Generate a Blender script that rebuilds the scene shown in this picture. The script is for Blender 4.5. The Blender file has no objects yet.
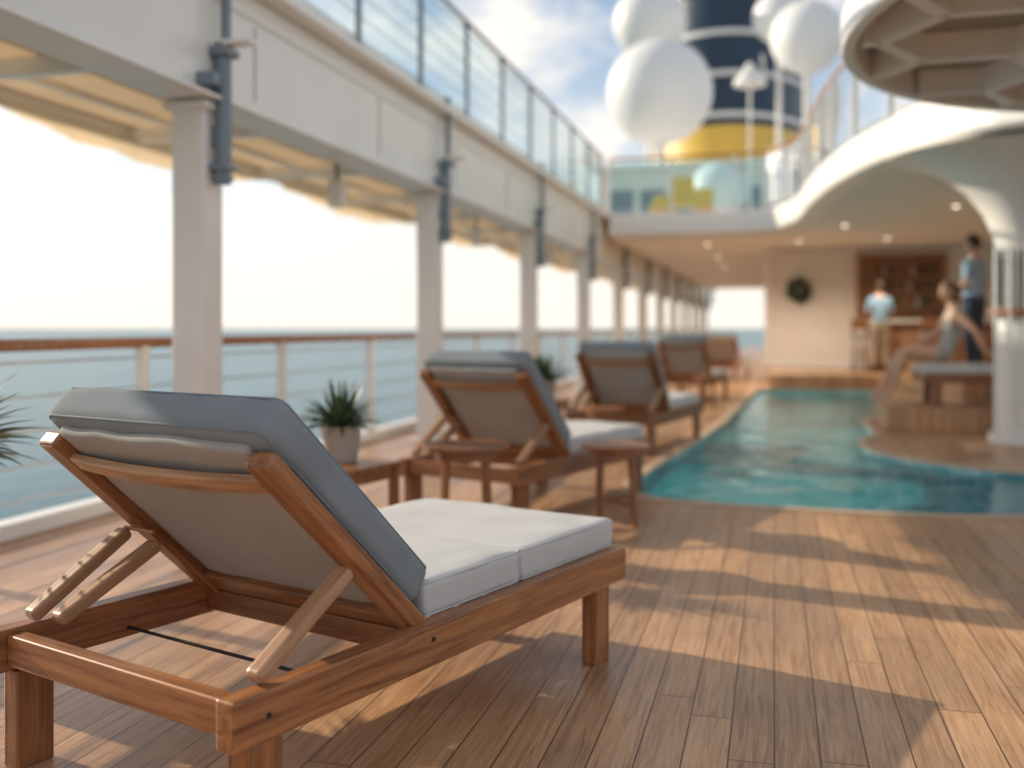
import bpy, bmesh, math, random
from mathutils import Vector, Matrix, Quaternion, noise
random.seed(7)
scene=bpy.context.scene
scene.view_settings.view_transform='Standard'
scene.view_settings.look='None'
scene.view_settings.exposure=0
R=math.radians

# ---------------- materials ----------------
def newmat(name):
    m=bpy.data.materials.new(name); m.use_nodes=True
    nt=m.node_tree; b=nt.nodes['Principled BSDF']
    return m,nt,b
def N(nt,t,**kw):
    n=nt.nodes.new(t)
    for k,v in kw.items(): setattr(n,k,v)
    return n
def ramp(nt,stops):
    r=N(nt,'ShaderNodeValToRGB'); e=r.color_ramp.elements
    while len(e)<len(stops): e.new(0.5)
    for i,(p,c) in enumerate(stops):
        e[i].position=p; e[i].color=(c[0],c[1],c[2],1)
    return r
def mottled(name,c,rough=0.5,var=0.08,scale=3.0,bump=0.0,bscale=60,spec=0.5,metal=0.0,coat=0.0):
    m,nt,b=newmat(name); L=nt.links
    tc=N(nt,'ShaderNodeTexCoord')
    n=N(nt,'ShaderNodeTexNoise'); n.inputs['Scale'].default_value=scale; n.inputs['Detail'].default_value=2
    L.new(tc.outputs['Object'],n.inputs['Vector'])
    r=ramp(nt,[(0.3,[x*(1-var) for x in c]),(0.7,[min(1,x*(1+var)) for x in c])])
    L.new(n.outputs['Fac'],r.inputs['Fac']); L.new(r.outputs['Color'],b.inputs['Base Color'])
    rr=N(nt,'ShaderNodeMapRange'); rr.inputs['To Min'].default_value=rough*0.85; rr.inputs['To Max'].default_value=min(1,rough*1.2)
    L.new(n.outputs['Fac'],rr.inputs['Value']); L.new(rr.outputs['Result'],b.inputs['Roughness'])
    b.inputs['Metallic'].default_value=metal
    b.inputs['Specular IOR Level'].default_value=spec
    b.inputs['Coat Weight'].default_value=coat
    if bump>0:
        n2=N(nt,'ShaderNodeTexNoise'); n2.inputs['Scale'].default_value=bscale; n2.inputs['Detail'].default_value=2
        L.new(tc.outputs['Object'],n2.inputs['Vector'])
        bp=N(nt,'ShaderNodeBump'); bp.inputs['Strength'].default_value=bump; bp.inputs['Distance'].default_value=0.004
        L.new(n2.outputs['Fac'],bp.inputs['Height']); L.new(bp.outputs['Normal'],b.inputs['Normal'])
    return m
def woodmat(name,dark,light,rough=0.42):
    m,nt,b=newmat(name); L=nt.links
    tc=N(nt,'ShaderNodeTexCoord'); oi=N(nt,'ShaderNodeObjectInfo')
    add=N(nt,'ShaderNodeVectorMath',operation='ADD'); mul=N(nt,'ShaderNodeMath',operation='MULTIPLY'); mul.inputs[1].default_value=37
    L.new(oi.outputs['Random'],mul.inputs[0]); L.new(tc.outputs['Object'],add.inputs[0]); L.new(mul.outputs[0],add.inputs[1])
    mp=N(nt,'ShaderNodeMapping'); mp.inputs['Scale'].default_value=(1.6,26,26)
    L.new(add.outputs[0],mp.inputs['Vector'])
    n=N(nt,'ShaderNodeTexNoise'); n.inputs['Scale'].default_value=1.6; n.inputs['Detail'].default_value=5; n.inputs['Roughness'].default_value=0.65; n.inputs['Distortion'].default_value=0.6
    L.new(mp.outputs[0],n.inputs['Vector'])
    r=ramp(nt,[(0.3,dark),(0.5,[(a+c)/2 for a,c in zip(dark,light)]),(0.72,light)])
    L.new(n.outputs['Fac'],r.inputs['Fac'])
    hs=N(nt,'ShaderNodeHueSaturation'); mr=N(nt,'ShaderNodeMapRange'); mr.inputs['To Min'].default_value=0.8; mr.inputs['To Max'].default_value=1.2
    L.new(oi.outputs['Random'],mr.inputs['Value']); L.new(mr.outputs[0],hs.inputs['Value']); L.new(r.outputs['Color'],hs.inputs['Color'])
    L.new(hs.outputs['Color'],b.inputs['Base Color'])
    b.inputs['Roughness'].default_value=rough
    bp=N(nt,'ShaderNodeBump'); bp.inputs['Strength'].default_value=0.25; bp.inputs['Distance'].default_value=0.002
    L.new(n.outputs['Fac'],bp.inputs['Height']); L.new(bp.outputs['Normal'],b.inputs['Normal'])
    return m
def deckmat():
    m,nt,b=newmat('teak_deck'); L=nt.links
    W=0.125
    tc=N(nt,'ShaderNodeTexCoord'); sp=N(nt,'ShaderNodeSeparateXYZ'); L.new(tc.outputs['Object'],sp.inputs[0])
    dv=N(nt,'ShaderNodeMath',operation='DIVIDE'); dv.inputs[1].default_value=W; L.new(sp.outputs['X'],dv.inputs[0])
    fl=N(nt,'ShaderNodeMath',operation='FLOOR'); L.new(dv.outputs[0],fl.inputs[0])
    wn=N(nt,'ShaderNodeTexWhiteNoise',noise_dimensions='1D'); L.new(fl.outputs[0],wn.inputs['W'])
    ml=N(nt,'ShaderNodeMath',operation='MULTIPLY_ADD'); ml.inputs[1].default_value=3.4; L.new(wn.outputs['Value'],ml.inputs[0]); L.new(sp.outputs['Y'],ml.inputs[2])
    cb=N(nt,'ShaderNodeCombineXYZ'); L.new(ml.outputs[0],cb.inputs['X']); L.new(sp.outputs['X'],cb.inputs['Y'])
    br=N(nt,'ShaderNodeTexBrick'); br.offset=0; br.inputs['Scale'].default_value=1
    br.inputs['Brick Width'].default_value=3.4; br.inputs['Row Height'].default_value=W
    br.inputs['Mortar Size'].default_value=0.0024; br.inputs['Mortar Smooth'].default_value=0.2; br.inputs['Bias'].default_value=0
    br.inputs['Color1'].default_value=(0.0,0,0,1); br.inputs['Color2'].default_value=(1,1,1,1); br.inputs['Mortar'].default_value=(0.5,0.5,0.5,1)
    L.new(cb.outputs[0],br.inputs['Vector'])
    sh=N(nt,'ShaderNodeMath',operation='MULTIPLY'); sh.inputs[1].default_value=19; L.new(br.outputs['Color'],sh.inputs[0])
    cz=N(nt,'ShaderNodeCombineXYZ'); L.new(sp.outputs['X'],cz.inputs['X']); L.new(sp.outputs['Y'],cz.inputs['Y']); L.new(sh.outputs[0],cz.inputs['Z'])
    mp=N(nt,'ShaderNodeMapping'); mp.inputs['Scale'].default_value=(34,1.5,1); L.new(cz.outputs[0],mp.inputs['Vector'])
    n=N(nt,'ShaderNodeTexNoise'); n.inputs['Scale'].default_value=1.6; n.inputs['Detail'].default_value=6; n.inputs['Roughness'].default_value=0.68; n.inputs['Distortion'].default_value=1.1
    L.new(mp.outputs[0],n.inputs['Vector'])
    r=ramp(nt,[(0.28,(0.28,0.13,0.058)),(0.5,(0.54,0.305,0.158)),(0.75,(0.70,0.455,0.26))])
    L.new(n.outputs['Fac'],r.inputs['Fac'])
    hs=N(nt,'ShaderNodeHueSaturation'); mr=N(nt,'ShaderNodeMapRange'); mr.inputs['To Min'].default_value=0.82; mr.inputs['To Max'].default_value=1.15
    L.new(br.outputs['Color'],mr.inputs['Value']); L.new(mr.outputs[0],hs.inputs['Value']); L.new(r.outputs['Color'],hs.inputs['Color'])
    n2=N(nt,'ShaderNodeTexNoise'); n2.inputs['Scale'].default_value=1.3; n2.inputs['Detail'].default_value=3; L.new(tc.outputs['Object'],n2.inputs['Vector'])
    r2=ramp(nt,[(0.35,(0.82,0.82,0.85)),(0.65,(1.06,1.04,1.0))]); L.new(n2.outputs['Fac'],r2.inputs['Fac'])
    mm=N(nt,'ShaderNodeMix',data_type='RGBA',blend_type='MULTIPLY'); mm.inputs['Factor'].default_value=1
    L.new(hs.outputs['Color'],mm.inputs['A']); L.new(r2.outputs['Color'],mm.inputs['B'])
    mx=N(nt,'ShaderNodeMix',data_type='RGBA'); L.new(br.outputs['Fac'],mx.inputs['Factor']); L.new(mm.outputs['Result'],mx.inputs['A']); mx.inputs['B'].default_value=(0.06,0.033,0.02,1)
    L.new(mx.outputs['Result'],b.inputs['Base Color'])
    rr=N(nt,'ShaderNodeMapRange'); rr.inputs['To Min'].default_value=0.22; rr.inputs['To Max'].default_value=0.46
    L.new(n2.outputs['Fac'],rr.inputs['Value']); L.new(rr.outputs[0],b.inputs['Roughness'])
    h=N(nt,'ShaderNodeMath',operation='MULTIPLY_ADD'); h.inputs[1].default_value=-3.0; L.new(br.outputs['Fac'],h.inputs[0]); L.new(n.outputs['Fac'],h.inputs[2])
    bp=N(nt,'ShaderNodeBump'); bp.inputs['Strength'].default_value=0.4; bp.inputs['Distance'].default_value=0.0025
    L.new(h.outputs[0],bp.inputs['Height']); L.new(bp.outputs['Normal'],b.inputs['Normal'])
    return m
def watermat(name,stops,scale,bdist,bscale,rough=0.03,spec=0.5):
    m,nt,b=newmat(name); L=nt.links
    tc=N(nt,'ShaderNodeTexCoord')
    n=N(nt,'ShaderNodeTexNoise'); n.inputs['Scale'].default_value=scale; n.inputs['Detail'].default_value=3; n.inputs['Distortion'].default_value=1.2
    L.new(tc.outputs['Object'],n.inputs['Vector'])
    r=ramp(nt,stops); L.new(n.outputs['Fac'],r.inputs['Fac']); L.new(r.outputs['Color'],b.inputs['Base Color'])
    b.inputs['Roughness'].default_value=rough; b.inputs['IOR'].default_value=1.33; b.inputs['Specular IOR Level'].default_value=spec
    n2=N(nt,'ShaderNodeTexNoise'); n2.inputs['Scale'].default_value=bscale; n2.inputs['Detail'].default_value=4; n2.inputs['Roughness'].default_value=0.5
    L.new(tc.outputs['Object'],n2.inputs['Vector'])
    bp=N(nt,'ShaderNodeBump'); bp.inputs['Strength'].default_value=1; bp.inputs['Distance'].default_value=bdist
    L.new(n2.outputs['Fac'],bp.inputs['Height']); L.new(bp.outputs['Normal'],b.inputs['Normal'])
    return m
def poolwater(name):
    m=bpy.data.materials.new(name); m.use_nodes=True; nt=m.node_tree; L=nt.links
    nt.nodes.remove(nt.nodes['Principled BSDF']); out=nt.nodes['Material Output']
    tc=N(nt,'ShaderNodeTexCoord')
    n2=N(nt,'ShaderNodeTexNoise'); n2.inputs['Scale'].default_value=2.0; n2.inputs['Detail'].default_value=3; n2.inputs['Roughness'].default_value=0.5; n2.inputs['Distortion'].default_value=0.6
    L.new(tc.outputs['Object'],n2.inputs['Vector'])
    bp=N(nt,'ShaderNodeBump'); bp.inputs['Strength'].default_value=1; bp.inputs['Distance'].default_value=0.03
    L.new(n2.outputs['Fac'],bp.inputs['Height'])
    t=N(nt,'ShaderNodeBsdfTransparent'); t.inputs[0].default_value=(0.60,0.93,0.95,1)
    df=N(nt,'ShaderNodeBsdfDiffuse'); df.inputs[0].default_value=(0.06,0.56,0.64,1)
    m0=N(nt,'ShaderNodeMixShader'); m0.inputs[0].default_value=0.45; L.new(t.outputs[0],m0.inputs[1]); L.new(df.outputs[0],m0.inputs[2])
    g=N(nt,'ShaderNodeBsdfGlossy'); g.inputs['Roughness'].default_value=0.02; L.new(bp.outputs[0],g.inputs['Normal'])
    f=N(nt,'ShaderNodeFresnel'); f.inputs[0].default_value=1.33; L.new(bp.outputs[0],f.inputs['Normal'])
    mx=N(nt,'ShaderNodeMixShader'); L.new(f.outputs[0],mx.inputs[0]); L.new(m0.outputs[0],mx.inputs[1]); L.new(g.outputs[0],mx.inputs[2])
    L.new(mx.outputs[0],out.inputs[0]); return m
def tilemat(name):
    m,nt,b=newmat(name); L=nt.links
    tc=N(nt,'ShaderNodeTexCoord')
    br=N(nt,'ShaderNodeTexBrick'); br.offset=0; br.inputs['Scale'].default_value=1; br.inputs['Brick Width'].default_value=0.3; br.inputs['Row Height'].default_value=0.3
    br.inputs['Mortar Size'].default_value=0.008
    br.inputs['Color1'].default_value=(0.25,0.68,0.76,1); br.inputs['Color2'].default_value=(0.60,0.90,0.92,1); br.inputs['Mortar'].default_value=(0.85,0.92,0.92,1)
    L.new(tc.outputs['Object'],br.inputs['Vector'])
    n=N(nt,'ShaderNodeTexNoise'); n.inputs['Scale'].default_value=0.55; n.inputs['Detail'].default_value=2; n.inputs['Distortion'].default_value=1.5; L.new(tc.outputs['Object'],n.inputs['Vector'])
    r=ramp(nt,[(0.42,(0.35,0.5,0.58)),(0.55,(1.1,1.1,1.08))]); L.new(n.outputs['Fac'],r.inputs['Fac'])
    mm=N(nt,'ShaderNodeMix',data_type='RGBA',blend_type='MULTIPLY'); mm.inputs['Factor'].default_value=1
    L.new(br.outputs['Color'],mm.inputs['A']); L.new(r.outputs['Color'],mm.inputs['B'])
    L.new(mm.outputs['Result'],b.inputs['Base Color']); b.inputs['Roughness'].default_value=0.4
    return m
def glassmat(name,tint):
    m=bpy.data.materials.new(name); m.use_nodes=True; nt=m.node_tree; L=nt.links
    nt.nodes.remove(nt.nodes['Principled BSDF']); out=nt.nodes['Material Output']
    t=N(nt,'ShaderNodeBsdfTransparent'); t.inputs[0].default_value=(*tint,1)
    g=N(nt,'ShaderNodeBsdfGlossy'); g.inputs['Roughness'].default_value=0.03
    f=N(nt,'ShaderNodeFresnel'); f.inputs[0].default_value=1.45
    n=N(nt,'ShaderNodeTexNoise'); n.inputs['Scale'].default_value=1.5
    a=N(nt,'ShaderNodeMath',operation='MULTIPLY_ADD'); a.inputs[1].default_value=0.06; L.new(n.outputs['Fac'],a.inputs[0]); L.new(f.outputs[0],a.inputs[2])
    mx=N(nt,'ShaderNodeMixShader'); L.new(a.outputs[0],mx.inputs[0]); L.new(t.outputs[0],mx.inputs[1]); L.new(g.outputs[0],mx.inputs[2])
    L.new(mx.outputs[0],out.inputs[0]); return m
def canvasmat(name,c):
    m,nt,b=newmat(name); L=nt.links; out=nt.nodes['Material Output']
    tc=N(nt,'ShaderNodeTexCoord'); n=N(nt,'ShaderNodeTexNoise'); n.inputs['Scale'].default_value=2.5; n.inputs['Detail'].default_value=3
    L.new(tc.outputs['Object'],n.inputs['Vector'])
    r=ramp(nt,[(0.3,[x*0.88 for x in c]),(0.7,c)]); L.new(n.outputs['Fac'],r.inputs['Fac']); L.new(r.outputs['Color'],b.inputs['Base Color'])
    b.inputs['Roughness'].default_value=0.9
    tr=N(nt,'ShaderNodeBsdfTranslucent'); L.new(r.outputs['Color'],tr.inputs[0])
    mx=N(nt,'ShaderNodeMixShader'); mx.inputs[0].default_value=0.5; L.new(b.outputs[0],mx.inputs[1]); L.new(tr.outputs[0],mx.inputs[2]); L.new(mx.outputs[0],out.inputs[0])
    return m
def emitmat(name,c,s):
    m,nt,b=newmat(name); b.inputs['Emission Color'].default_value=(*c,1); b.inputs['Emission Strength'].default_value=s; b.inputs['Base Color'].default_value=(*c,1); return m

M_deck=deckmat()
M_teak=woodmat('teak_dark',(0.13,0.042,0.016),(0.43,0.185,0.07),0.34)
M_teakl=woodmat('teak_light',(0.24,0.115,0.055),(0.50,0.29,0.16),0.42)
M_rail=woodmat('varnished_rail',(0.24,0.08,0.03),(0.50,0.22,0.09),0.25)
M_white=mottled('white_paint',(0.86,0.83,0.785),0.35,0.03,1.5)
M_wall=mottled('cream_wall',(0.82,0.77,0.70),0.55,0.05,1.2)
M_shade=mottled('soffit_panel',(0.84,0.80,0.74),0.6,0.04,1.5)
M_taupe=mottled('cell_shade_and_joint_taupe',(0.40,0.33,0.27),0.6,0.05,1.5)  # shade of the deep canopy cells put into the roof colour; panel joints share it
M_steel=mottled('grey_blue_steel',(0.20,0.25,0.29),0.4,0.08,4,metal=0.2)
M_chrome=mottled('brushed_steel',(0.6,0.62,0.63),0.28,0.05,8,metal=0.9)
M_cback=mottled('cushion_slate',(0.255,0.29,0.315),0.9,0.08,5,bump=0.5,bscale=700,spec=0.2)
M_cseat=mottled('cushion_grey',(0.62,0.615,0.60),0.9,0.05,5,bump=0.5,bscale=700,spec=0.2)
M_cunder=mottled('cushion_taupe',(0.42,0.405,0.385),0.92,0.06,4,bump=0.5,bscale=600,spec=0.2)
M_pipe=mottled('cushion_piping',(0.20,0.235,0.26),0.9,0.05,5)
M_dark=mottled('dark_metal',(0.03,0.03,0.035),0.4,0.1,5,metal=0.5)
M_canvas=canvasmat('awning_canvas',(0.82,0.64,0.44))
M_glass=glassmat('balustrade_glass',(0.62,0.86,0.88))
M_glass2=glassmat('clear_glass',(0.80,0.92,0.93))
M_leaf=mottled('leaf',(0.11,0.165,0.085),0.45,0.4,9)
M_leaf2=mottled('leaf_dark',(0.05,0.09,0.045),0.5,0.4,9)
M_pot=mottled('pot_stone',(0.46,0.41,0.37),0.8,0.08,8,bump=0.3,bscale=80)
M_soil=mottled('soil',(0.05,0.035,0.025),0.95,0.3,30)
M_navy=mottled('funnel_navy',(0.015,0.038,0.07),0.35,0.1,2)
M_yellow=mottled('funnel_yellow',(0.80,0.50,0.08),0.4,0.05,2)
M_radome=mottled('radome_white',(0.84,0.83,0.81),0.4,0.02,0.6)
M_pool=poolwater('pool_water_mat')
M_sea=watermat('sea_water_mat',[(0.35,(0.02,0.11,0.15)),(0.65,(0.04,0.17,0.21))],0.02,0.6,0.12,0.25,0.22)
M_tile=tilemat('pool_tile')
M_coping=mottled('pool_coping',(0.62,0.45,0.30),0.45,0.06,6)
M_lamp=emitmat('lit_downlight',(1.0,0.85,0.65),5)

# ---------------- mesh helpers ----------------
def link(o,parent=None):
    scene.collection.objects.link(o)
    if parent: o.parent=parent
    return o
def empty(name,loc=(0,0,0),rz=0):
    e=bpy.data.objects.new(name,None); e.empty_display_size=0.2
    e.location=loc; e.rotation_euler=(0,0,rz); scene.collection.objects.link(e); return e
def meshobj(name,verts,faces,mat,parent=None,smooth=False):
    me=bpy.data.meshes.new(name); me.from_pydata([tuple(v) for v in verts],[],faces); me.update()
    if mat: me.materials.append(mat)
    if smooth:
        for p in me.polygons: p.use_smooth=True
    return link(bpy.data.objects.new(name,me),parent)
def bevel(o,w,s=2):
    b=o.modifiers.new('b','BEVEL'); b.width=w; b.segments=s; b.limit_method='ANGLE'; b.angle_limit=R(40); return o
BF=[(0,3,2,1),(4,5,6,7),(0,1,5,4),(1,2,6,5),(2,3,7,6),(3,0,4,7)]
def boxv(c,s,M=None):
    x,y,z=s[0]/2,s[1]/2,s[2]/2
    vs=[Vector(v) for v in [(-x,-y,-z),(x,-y,-z),(x,y,-z),(-x,y,-z),(-x,-y,z),(x,-y,z),(x,y,z),(-x,y,z)]]
    if M: vs=[M@v for v in vs]
    return [v+Vector(c) for v in vs]
def boxes(name,lst,mat,parent=None,bw=0.0):
    V=[];F=[]
    for it in lst:
        c,s=it[0],it[1]; M=Matrix.Rotation(it[2],3,'Z') if len(it)>2 else None
        o=len(V); V+=boxv(c,s,M); F+=[tuple(i+o for i in f) for f in BF]
    ob=meshobj(name,V,F,mat,parent)
    if bw: bevel(ob,bw)
    return ob
def beam(name,p0,p1,w,h,mat,parent=None,up=(0,0,1),bw=0.006,seg=3):
    p0=Vector(p0);p1=Vector(p1); X=(p1-p0); Ln=X.length; X.normalize()
    U=Vector(up); Y=U.cross(X)
    if Y.length<1e-4: Y=Vector((0,1,0)).cross(X)
    Y.normalize(); Z=X.cross(Y)
    o=meshobj(name,boxv((0,0,0),(Ln,w,h)),BF,mat,parent)
    Mx=Matrix((X,Y,Z)).transposed().to_4x4(); Mx.translation=(p0+p1)/2
    o.matrix_basis=Mx
    bevel(o,bw,seg)
    return o
def tube(name,pts,r,mat,parent=None,cyclic=False,res=3):
    return tubes(name,[pts],r,mat,parent,cyclic,res)
def tubes(name,plist,r,mat,parent=None,cyclic=False,res=2):
    cu=bpy.data.curves.new(name,'CURVE'); cu.dimensions='3D'; cu.bevel_depth=r; cu.bevel_resolution=res; cu.use_fill_caps=True
    for pts in plist:
        s=cu.splines.new('POLY'); s.points.add(len(pts)-1)
        for i,p in enumerate(pts): s.points[i].co=(p[0],p[1],p[2],1)
        s.use_cyclic_u=cyclic
    cu.materials.append(mat)
    return link(bpy.data.objects.new(name,cu),parent)
def lathe(name,prof,mat,parent=None,loc=(0,0,0),seg=40,sx=1,sy=1):
    V=[];F=[]
    for r,z in prof:
        for i in range(seg):
            a=2*math.pi*i/seg; V.append((r*math.cos(a)*sx+loc[0],r*math.sin(a)*sy+loc[1],z+loc[2]))
    for k in range(len(prof)-1):
        for i in range(seg):
            j=(i+1)%seg; F.append((k*seg+i,k*seg+j,(k+1)*seg+j,(k+1)*seg+i))
    F.append(tuple(range(seg))[::-1]); F.append(tuple((len(prof)-1)*seg+i for i in range(seg)))
    o=meshobj(name,V,F,mat,parent,True)
    o.data.polygons[-1].use_smooth=False; o.data.polygons[-2].use_smooth=False
    es=o.modifiers.new('e','EDGE_SPLIT'); es.split_angle=R(50)
    return o
def catmull(P,n=6,closed=False):
    out=[]; m=len(P)
    rng=range(m) if closed else range(m-1)
    for i in rng:
        def g(k):
            return Vector(P[k%m]) if closed else Vector(P[max(0,min(m-1,k))])
        p0,p1,p2,p3=g(i-1),g(i),g(i+1),g(i+2)
        for t in range(n):
            t=t/n
            out.append(0.5*((2*p1)+(-p0+p2)*t+(2*p0-5*p1+4*p2-p3)*t*t+(-p0+3*p1-3*p2+p3)*t**3))
    if not closed: out.append(Vector(P[-1]))
    return out
def prism(name,poly,z0,z1,mat,parent=None,bw=0,smooth=False):
    n=len(poly)
    V=[(p[0],p[1],z0) for p in poly]+[(p[0],p[1],z1) for p in poly]
    F=[tuple(range(n))[::-1],tuple(range(n,2*n))]+[(i,(i+1)%n,n+(i+1)%n,n+i) for i in range(n)]
    o=meshobj(name,V,F,mat,parent)
    bm=bmesh.new(); bm.from_mesh(o.data); bmesh.ops.recalc_face_normals(bm,faces=bm.faces); bm.to_mesh(o.data); bm.free()
    if bw: bevel(o,bw,4)
    return o
def cushion(name,size,mat,parent,M,r=0.04,bulge=0.012,seed=0,piping=True):
    hx,hy,hz=size[0]/2,size[1]/2,size[2]/2
    bm=bmesh.new(); bmesh.ops.create_cube(bm,size=2)
    bmesh.ops.subdivide_edges(bm,edges=bm.edges[:],cuts=19,use_grid_fill=True)
    for v in bm.verts:
        u,w,t=v.co
        f=lambda a: math.copysign(1-(1-abs(a))**1.6,a)
        p=Vector((f(u)*hx,f(w)*hy,f(t)*hz))
        q=Vector((max(-hx+r,min(hx-r,p.x)),max(-hy+r,min(hy-r,p.y)),max(-hz+r,min(hz-r,p.z))))
        d=p-q
        if d.length>1e-6: p=q+d.normalized()*r
        b=(1-(p.x/hx)**4)*(1-(p.y/hy)**4)
        if abs(t)>0.99: p.z+=math.copysign(max(0,b)*bulge,t)
        nn=noise.noise(p*6+Vector((seed,0,0)))*0.006+noise.noise(p*17+Vector((seed,3,0)))*0.0028
        p+=Vector((nn,nn,nn*1.2))
        v.co=p
    me=bpy.data.meshes.new(name); bm.to_mesh(me); bm.free(); me.materials.append(mat)
    for pl in me.polygons: pl.use_smooth=True
    o=link(bpy.data.objects.new(name,me),parent); o.matrix_basis=M
    if piping:
        for sgn,nm in ((1,'piping_top'),(-1,'piping_bottom')):
            k=r*0.30; c=[]
            rr=r*1.0
            for (cx,cy,a0) in ((hx-rr,hy-rr,0),(-hx+rr,hy-rr,90),(-hx+rr,-hy+rr,180),(hx-rr,-hy+rr,270)):
                for j in range(5):
                    a=R(a0+j*22.5); c.append((cx+(rr-k)*math.cos(a),cy+(rr-k)*math.sin(a),sgn*(hz-k)))
            t=tube(name+'_'+nm,c,0.004,M_pipe if mat is M_cback else mat,parent,True,2); t.matrix_basis=M
    return o
def MT(loc,rx=0): return Matrix.Translation(loc)@Matrix.Rotation(rx,4,'X')

# ---------------- sun lounger ----------------
def lounger(loc,deg,back=47,seed=0,zoff=0,hw=0.41):
    e=empty('sun_lounger',(loc[0],loc[1],zoff),-R(deg))
    Lg=1.86; zt=0.385; zb=0.27
    T=M_teak; cw=2*hw-0.05
    for s,n in ((-1,'left'),(1,'right')):
        beam('side_rail_'+n,(s*hw,0,(zt+zb)/2),(s*hw,Lg,(zt+zb)/2),0.06,zt-zb,T,e)
        beam('leg_front_'+n,(s*(hw-0.012),1.70,0),(s*(hw-0.012),1.70,zb-0.001),0.10,0.06,T,e,up=(1,0,0))
        beam('leg_rear_'+n,(s*(hw-0.012),0.10,0),(s*(hw-0.012),0.10,zb-0.001),0.11,0.065,T,e,up=(1,0,0))
    hi=hw-0.032
    beam('cross_rear',(-hi,0.05,0.33),(hi,0.05,0.33),0.05,0.085,T,e)
    beam('cross_front',(-hi,Lg-0.04,0.33),(hi,Lg-0.04,0.33),0.05,0.10,T,e)
    beam('cross_mid',(-hi,0.72,0.32),(hi,0.72,0.32),0.05,0.07,T,e)
    for i in range(7):
        y=0.86+i*0.145
        beam('seat_slat_%d'%i,(-hi,y,0.368),(hi,y,0.368),0.07,0.018,T,e,bw=0.003,seg=1)
    a=R(back); d=Vector((0,-math.cos(a),math.sin(a))); nrm=Vector((0,math.sin(a),math.cos(a)))
    P=Vector((0,0.70,0.375)); sx=hw-0.045
    for s,n in ((-1,'left'),(1,'right')):
        x=Vector((s*sx,0,0))
        beam('back_stile_'+n,P+x-d*0.03,P+x+d*0.765,0.08,0.052,T,e,up=nrm,bw=0.012)
    w2=sx-0.038
    beam('back_bottom_rail',P+Vector((-w2,0,0))+d*0.035,P+Vector((w2,0,0))+d*0.035,0.085,0.036,T,e,up=nrm)
    pts=[]
    for i in range(13):
        t=i/12*2-1; pts.append(P+Vector((t*w2,0,0))+d*(0.675)-nrm*(0.012+0.018*(1-t*t)))
    V=[];F=[]
    for i,p in enumerate(pts):
        ww=0.026+0.004*(1-(i/6-1)**2)
        V+=[p+d*ww+nrm*.012,p+d*ww-nrm*.012,p-d*ww-nrm*.012,p-d*ww+nrm*.012]
    for i in range(12):
        for k in range(4): F.append((i*4+k,i*4+(k+1)%4,i*4+4+(k+1)%4,i*4+4+k))
    F+= [(3,2,1,0),(48,49,50,51)]
    bevel(meshobj('back_handle',V,F,M_teakl,e),0.006,3)
    q=P+d*0.36
    for s,nm,xx,oo in ((-1,'left_outer',-(hw-0.015),0),(-1,'left_inner',-(sx-0.065),-0.05),(1,'right_outer',(hw-0.02),0)):
        top=q+Vector((xx,0,0))-nrm*0.045+d*oo
        bot=Vector((xx,0.10+(0.02 if oo else 0),0.40))
        beam('prop_'+nm,top,bot,0.038,0.055,M_teakl,e,up=(1,0,0),bw=0.014)
    tube('prop_pivot',[q+Vector((-(hw),0,0))-nrm*0.035,q+Vector((-(sx-0.09),0,0))-nrm*0.035],0.006,M_teak,e)
    tube('prop_rod',[(-hi,0.40,0.30),(hi,0.40,0.30)],0.005,M_dark,e)
    for s in (-1,1):
        tubes('bolts',[[(s*(hw+0.031),0.70,0.345),(s*(hw+0.033),0.70,0.345)],[(s*(hw+0.031),0.10,0.33),(s*(hw+0.033),0.10,0.33)]],0.007,M_dark,e)
    def F3(c):
        Mb=Matrix.Translation(c)@Matrix((Vector((1,0,0)),d,nrm)).transposed().to_4x4()
        if Mb.to_3x3().determinant()<0: Mb=Matrix.Translation(c)@Matrix((Vector((-1,0,0)),d,nrm)).transposed().to_4x4()
        return Mb
    cushion('back_cushion',(cw,0.78,0.12),M_cback,e,F3(P+d*0.43+nrm*0.092),0.036,0.014,seed)
    cushion('back_cushion_underside',(2*w2-0.01,0.74,0.03),M_cunder,e,F3(P+d*0.41+nrm*0.020),0.012,0.004,seed+2,False)
    cushion('seat_cushion_upper',(cw,0.50,0.105),M_cseat,e,MT((0,0.985,0.434)),0.022,0.008,seed+4)
    cushion('seat_cushion_lower',(cw,0.63,0.105),M_cseat,e,MT((0,1.549,0.434)),0.022,0.008,seed+5)
    return e
lounger((-1.60,2.10),18.8,43,0,0,0.465)
lounger((-1.86,5.75),17.5,46,3)
lounger((-1.53,9.4),11,48,5)
lounger((-1.50,16.1),10,50,8)
lounger((-1.25,23.0),8,50,9)

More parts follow.
